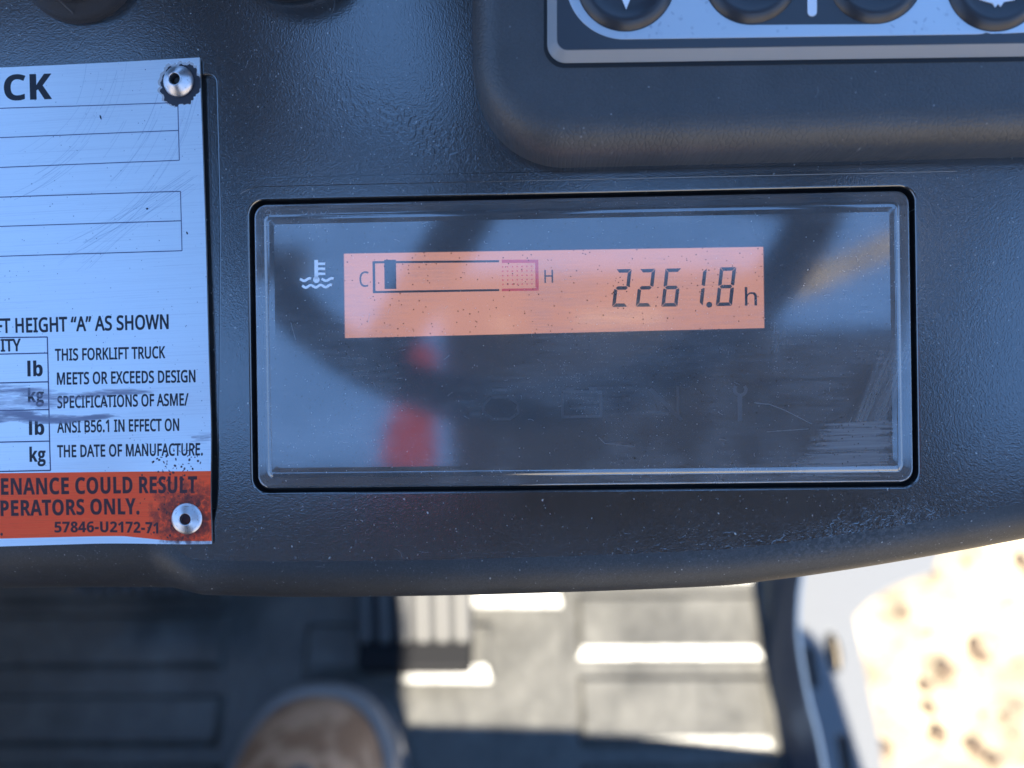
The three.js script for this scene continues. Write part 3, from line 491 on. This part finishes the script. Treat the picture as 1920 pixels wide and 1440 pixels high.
// ------------------------------------------------------------------ hour meter display
{
  const o = dashThing('hour_meter_display', 'dusty clear fronted display with an orange lit screen reading 2261.8', 'display', 0, 0, -3);
  part('backing', slab(roundRect(-56.6, -25.6, 56.6, 25.6, 2.6), -7, -3.6, 0, 1), BLACK, o);
  const win = roundRect(-54.6, -23.9, 54.6, 23.9, 1.8); { const h = new THREE.Path(); [[-40.4, 1.33], [31.54, 1.9], [31.55, 15.74], [-40.38, 15.96]].forEach(([x, y], i) => (i ? h.lineTo(x, y) : h.moveTo(x, y))); win.holes.push(h); }
  part('face_panel', slab(win, -3.5, -2.6), std(lin(0.009, 0.009, 0.011), 0.22, { ior: 1.7 }), o);
  const Z = -3.1;
  // screen
  const sc = new THREE.Shape(); [[-41, 0.8], [32.1, 1.4], [32.1, 16.3], [-41, 16.5]].forEach(([x, y], i) => (i ? sc.lineTo(x, y) : sc.moveTo(x, y)));
  const lcd = part('screen', slab(sc, -3.48, Z), std(lin(0.3, 0.17, 0.12), 0.45, { emissive: lin(0.62, 0.275, 0.18), emissiveIntensity: 0.54 }), o);
  const SEG = std(lin(0.03, 0.032, 0.045), 0.4), FAINT = std(lin(0.35, 0.04, 0.05), 0.5, { emissive: lin(0.62, 0.07, 0.08), emissiveIntensity: 0.36 });
  const up = 0.06, flat = (shape) => slab(shape, Z, Z + up, 0, 1);
  const poly = (pts) => { const s = new THREE.Shape(); pts.forEach(([x, y], i) => (i ? s.lineTo(x, y) : s.moveTo(x, y))); return s; };
  function digit(x, y, w, h, segs) {
    const t = 0.6, gp = 0.08, sk = 0.125, m = h / 2, P = {
      a: [[gp, h], [w - gp, h], [w - t, h - t], [t, h - t]], d: [[t, t], [w - t, t], [w - gp, 0], [gp, 0]],
      g: [[t * 0.5, m], [t, m + t / 2], [w - t, m + t / 2], [w - t * 0.5, m], [w - t, m - t / 2], [t, m - t / 2]],
      f: [[0, h - gp], [t, h - t - gp], [t, m + t / 2 + gp], [t * 0.3, m + gp * 2], [0, m + gp * 3]], b: [[w, h - gp], [w - t, h - t - gp], [w - t, m + t / 2 + gp], [w - t * 0.3, m + gp * 2], [w, m + gp * 3]],
      e: [[0, gp], [t, t + gp], [t, m - t / 2 - gp], [t * 0.3, m - gp * 2], [0, m - gp * 3]], c: [[w, gp], [w - t, t + gp], [w - t, m - t / 2 - gp], [w - t * 0.3, m - gp * 2], [w, m - gp * 3]],
    };
    part('digit', mergeGeometries([...segs].map((k) => flat(poly(P[k].map(([u, v]) => [x + u + v * sk, y + v]))))), SEG, lcd, o);
  }
  digit(5.75, 5.95, 2.65, 6.45, 'abged'); digit(9.8, 5.92, 2.65, 6.45, 'abged'); digit(14.15, 5.86, 2.75, 6.5, 'afgecd'); digit(18.45, 5.85, 2.75, 6.5, 'bc'); digit(23.4, 5.8, 2.75, 6.6, 'abcdefg');
  const dot = new THREE.Shape(); dot.absarc(22.3, 6.05, 0.5, 0, Math.PI * 2); part('decimal_point', flat(dot), SEG, lcd, o);
  const font = await new FontLoader().loadAsync('fonts/droid/droid_sans_regular.typeface.json');
  const letter = (s, x, y, size, sx = 1) => { const g = new TextGeometry(s, { font, size, depth: up, curveSegments: 6, bevelEnabled: false }); g.scale(sx, 1, 1); g.translate(x, y, Z); part('letter', g, SEG, lcd, o); };
  letter('C', -37.95, 10.2, 2.65, 0.85); letter('H', -6.05, 10.3, 2.25, 0.95); letter('h', 27.95, 5.8, 3.0, 1.15);
  // temperature gauge
  const fr = [poly([[-35.45, 9.05], [-35.0, 9.05], [-35.0, 14.58], [-35.45, 14.58]]), poly([[-35.0, 14.2], [-13.5, 13.98], [-13.5, 14.34], [-35.0, 14.58]]), poly([[-35.0, 9.05], [-13.55, 9.02], [-13.55, 9.38], [-35.0, 9.42]])];
  part('gauge_outline', mergeGeometries(fr.map(flat)), SEG, lcd, o);
  part('gauge_bar', slab(poly([[-33.4, 9.75], [-31.35, 9.7], [-31.35, 14.75], [-33.4, 14.78]]), Z, Z + 0.09, 0, 1), SEG, lcd, o);
  const hot = [poly([[-13.05, 13.85], [-6.75, 13.75], [-6.75, 14.3], [-13.05, 14.42]]), poly([[-7.3, 9.4], [-6.75, 9.4], [-6.75, 13.75], [-7.3, 13.76]]), poly([[-13.1, 9.0], [-6.75, 8.98], [-6.75, 9.4], [-13.1, 9.42]])];
  for (let r = 0; r < 5; r++) for (let c = 0; c < 7; c++) { const d = new THREE.Shape(); d.absarc(-12.9 + c * 0.83, 10.15 + r * 0.76, 0.15, 0, Math.PI * 2); hot.push(d); }
  part('hot_zone', mergeGeometries(hot.map((s) => slab(s, Z, Z + up, 0, 1, 3))), FAINT, lcd, o);
  // printed symbols on the dark panel
  const ZP = -2.6, pr = (s) => slab(s, ZP, ZP + 0.05, 0, 1);
  const WHITE = std(lin(0.88, 0.88, 0.88), 0.6), DULL = std(lin(0.16, 0.16, 0.165), 0.6);
  const strokeLine = (pts, w) => { const L = [], R = []; pts.forEach(([x, y], i) => { const a = pts[Math.max(0, i - 1)], b = pts[Math.min(pts.length - 1, i + 1)], dx = b[0] - a[0], dy = b[1] - a[1], n = Math.hypot(dx, dy) || 1; L.push([x - dy / n * w / 2, y + dx / n * w / 2]); R.unshift([x + dy / n * w / 2, y - dx / n * w / 2]); }); return pr(poly([...L, ...R])); };
  const wave = (x0, x1, y, n = 2) => strokeLine(Array.from({ length: 29 }, (_, k) => [x0 + (x1 - x0) * k / 28, y + 0.2 * Math.sin(k / 28 * n * Math.PI * 2 + 2.4)]), 0.42);
  const bulb = new THREE.Shape(); bulb.absarc(-44.5, 11.2, 0.55, 0, Math.PI * 2);
  part('temperature_symbol', mergeGeometries([strokeLine([[-44.48, 14.55], [-44.5, 11.3]], 0.62), pr(bulb), ...[13.9, 13.05, 12.2].map((y) => strokeLine([[-44.2, y], [-42.95, y - 0.02]], 0.42)), wave(-47.3, -45.4, 11.25, 1), wave(-43.6, -41.55, 11.2, 1), wave(-46.95, -41.85, 10.1, 3)]).translate(0, 0, 2.8), WHITE, o);
  const ringS = (cx, cy, r, w) => { const s = new THREE.Shape(); s.absarc(cx, cy, r, 0, Math.PI * 2); const h = new THREE.Path(); h.absarc(cx, cy, r - w, 0, Math.PI * 2); s.holes.push(h); return pr(s); };
  const arc = (cx, cy, r, a0, a1, w) => strokeLine(Array.from({ length: 17 }, (_, k) => { const a = a0 + (a1 - a0) * k / 16; return [cx + r * Math.cos(a), cy + r * Math.sin(a)]; }), w);
  part('engine_symbol', mergeGeometries([strokeLine([[-16.6, -10.6], [-15.2, -9.2], [-12.2, -9.2], [-10.6, -10.4], [-10.6, -12], [-12, -13], [-15, -13], [-16.6, -11.6], [-16.6, -10.6]], 0.5), strokeLine([[-15, -8], [-12.4, -8]], 0.5)]), DULL, o);
  part('battery_symbol', mergeGeometries([strokeLine([[-3.1, -8.4], [3.7, -8.5]], 0.45), strokeLine([[3.6, -8.5], [3.6, -12.8]], 0.45), strokeLine([[3.7, -12.7], [-3.2, -12.8]], 0.45), strokeLine([[-3, -12.8], [-3, -8.4]], 0.45), pr(poly([[-2.4, -8.2], [-1, -8.2], [-1, -7.7], [-2.4, -7.7]])), pr(poly([[1.6, -8.2], [3, -8.2], [3, -7.7], [1.6, -7.7]]))]), DULL, o);
  part('mast_symbol', mergeGeometries([strokeLine([[12, -8.1], [17.3, -13.6]], 0.6), strokeLine([[16.7, -7.8], [16.7, -12.9]], 0.45), strokeLine([[11.6, -12], [16.9, -12.6]], 0.35)]), DULL, o);
  part('wrench_symbol', mergeGeometries([strokeLine([[27.2, -9.6], [27.1, -13.9]], 0.75), arc(27.25, -8.5, 0.95, 2.4, 7.0, 0.55)]), std(lin(0.36, 0.37, 0.4), 0.6), o);
  // clear lens: one moulded sheet with a raised middle
  const ringPts = (inset, z) => { const s = roundRect(-55.2 + inset, -24.25 + inset, 55.2 - inset, 24.25 - inset, Math.max(0.6, 2.2 - inset * 0.6)); const out = []; const N = 14; const r = Math.max(0.6, 2.2 - inset * 0.6), X1 = 55.2 - inset - r, Y1 = 24.25 - inset - r; for (const [cx, cy, a] of [[X1, -Y1, -Math.PI / 2], [X1, Y1, 0], [-X1, Y1, Math.PI / 2], [-X1, -Y1, Math.PI]]) for (let k = 0; k <= N; k++) out.push([cx + r * Math.cos(a + k / N * Math.PI / 2), cy + r * Math.sin(a + k / N * Math.PI / 2), z]); out.push(out[0]); return out; };
  const prof = [[[0, -2.6], [0, -0.45]], [[0, -0.45], [0.1, -0.3], [0.3, -0.24]], [[0.3, -0.24], [1.7, -0.2]], [[1.7, -0.2], [1.85, -0.16], [2.05, 0.0], [2.25, 0.1], [2.7, 0.15]], [[2.7, 0.15], [3.5, 0.17]]];
  const gs = prof.map((seg) => { const rings = seg.map(([i, z]) => ringPts(i, z)), n = rings[0].length - 1; return grid(n, rings.length - 1, (u, v) => rings[Math.round(v * (rings.length - 1))][Math.round(u * n)]); });
  const last = ringPts(3.5, 0.17), cap = new THREE.ShapeGeometry(poly(last.slice(0, -1).map(([x, y]) => [x, y]))); cap.translate(0, 0, 0.17); gs.push(cap);
  const lensGeo = planarUV(mergeGeometries(gs), -56, 56, -25, 25);
  const LW = 2048, LH = 914;
  const clear = canvas(LW, LH), e = clear.getContext('2d');
  const lx = (x) => (x + 56) / 112 * LW, ly = (y) => (25 - y) / 50 * LH;
  { const im = e.createImageData(LW, LH), d = im.data;
    for (let j = 0; j < LH; j++) for (let i = 0; i < LW; i++) {
      const streak = fbm(i / 70 + j / 400, j / 5, 4), cloud = fbm(i / 190 + 9, j / 150, 4), v = 209 - 26 * smooth(0.35, 0.8, cloud) - 48 * (streak - 0.42) * smooth(0.3, 0.6, cloud) - 7 * rnd();
      const k = (j * LW + i) * 4; d[k] = d[k + 1] = d[k + 2] = v; d[k + 3] = 255;
    } e.putImageData(im, 0, 0); }
  for (let k = 0; k < 26000; k++) { const a = rnd(), r = rr(0.45, 1.05); e.fillStyle = `rgba(90,90,90,${0.08 + 0.55 * a * a * a})`; e.beginPath(); e.arc(rnd() * LW, rnd() * LH, r, 0, 7); e.fill(); }
  for (let k = 0; k < 700; k++) { const r = rr(0.8, 1.9); e.fillStyle = `rgba(70,70,70,${rr(0.3, 0.9)})`; e.beginPath(); e.ellipse(rnd() * LW, rnd() * LH, r * rr(0.7, 1.4), r * 0.8, rnd() * 3, 0, 7); e.fill(); }
  for (let k = 0; k < 120; k++) { const x = rnd() * LW, y = rnd() * LH, a = rnd() * 7, l = rr(5, 22), b = rr(-6, 6); e.strokeStyle = `rgba(90,90,90,${rr(0.3, 0.8)})`; e.lineWidth = rr(0.7, 1.4); e.beginPath(); e.moveTo(x, y); e.quadraticCurveTo(x + Math.cos(a) * l / 2 + b, y + Math.sin(a) * l / 2 - b, x + Math.cos(a) * l, y + Math.sin(a) * l); e.stroke(); }
  const scratch = (pts, a, w) => { e.strokeStyle = `rgba(110,110,110,${a})`; e.lineWidth = w; e.beginPath(); pts.forEach(([x, y], i) => (i ? e.lineTo(lx(x), ly(y)) : e.moveTo(lx(x), ly(y)))); e.stroke(); };
  scratch([[29, -10.7], [31.5, -11], [34, -12], [38.5, -14.4]], 0.8, 2); scratch([[31, -15.6], [38, -15.2]], 0.6, 2); scratch([[3, -16.2], [4, -17.2], [9, -17.8]], 0.7, 2); scratch([[-35.5, 5.3], [-35.7, 3.8]], 0.9, 2.4); scratch([[-49, 4], [-48.2, 1]], 0.6, 2);
  // wiped smears in the lower corners
  for (let k = 0; k < 170; k++) { const t = rnd(), x0 = 40 + rr(0, 5) - 6 * (1 - t), y0 = -23 + t * 8.5; scratch([[x0 + rr(-1, 1), y0], [rr(49, 53), y0 + rr(-0.3, 0.6)]], rr(0.07, 0.3), rr(2, 7)); }
  for (let k = 0; k < 60; k++) { const x = rr(47.5, 52.5); scratch([[x - 2, -14], [x + 2.5, rr(-5, -1)]], rr(0.05, 0.18), rr(2, 8)); }
  for (let k = 0; k < 120; k++) { const y = rr(-21, -4), x = rr(-44, -36); scratch([[x, y], [x + rr(6, 13), y + rr(1, 2.6)]], rr(0.02, 0.07), rr(1, 4)); }
  for (let k = 0; k < 40; k++) { const x = rr(31.5, 35); scratch([[x, rr(0, 5)], [x + rr(-0.6, 0.6), rr(-5, -1)]], rr(0.05, 0.14), rr(1, 4)); }
  // tiny moulded marks at the upper left corner
  e.strokeStyle = 'rgba(90,90,90,0.9)'; e.lineWidth = 2; for (const [x, a0, a1] of [[-52.7, 0, 7], [-50.9, 0.2, 3], [-46.4, 0.2, 3.4], [-45, 0.4, 2.8], [-43.2, 0.1, 3.0]]) { e.beginPath(); e.arc(lx(x), ly(22.9), 8, a0, a1); e.stroke(); }
  const dustCol = canvas(LW, LH), f = dustCol.getContext('2d'); f.fillStyle = 'rgb(176,176,178)'; f.fillRect(0, 0, LW, LH);
  for (let k = 0; k < 1500; k++) { const x = rnd() * LW, y = rnd() * LH, w = rr(0.5, 1.4), h = w * rr(0.6, 1.1), a = rnd() * 3; f.fillStyle = 'rgb(52,44,42)'; f.beginPath(); f.ellipse(x, y, w + 0.6, h + 0.6, a, 0, 7); f.fill(); e.fillStyle = `rgba(90,90,90,${rr(0.2, 0.7)})`; e.beginPath(); e.ellipse(x, y, w, h, a, 0, 7); e.fill(); }
  part('lens', lensGeo, std(0xffffff, 0.07, { map: canvasTex(dustCol), transmission: 1, transmissionMap: canvasTex(clear, false), thickness: 0, ior: 2.35 }), o);
}

scene.updateMatrixWorld(true);
renderer.render(scene, camera);
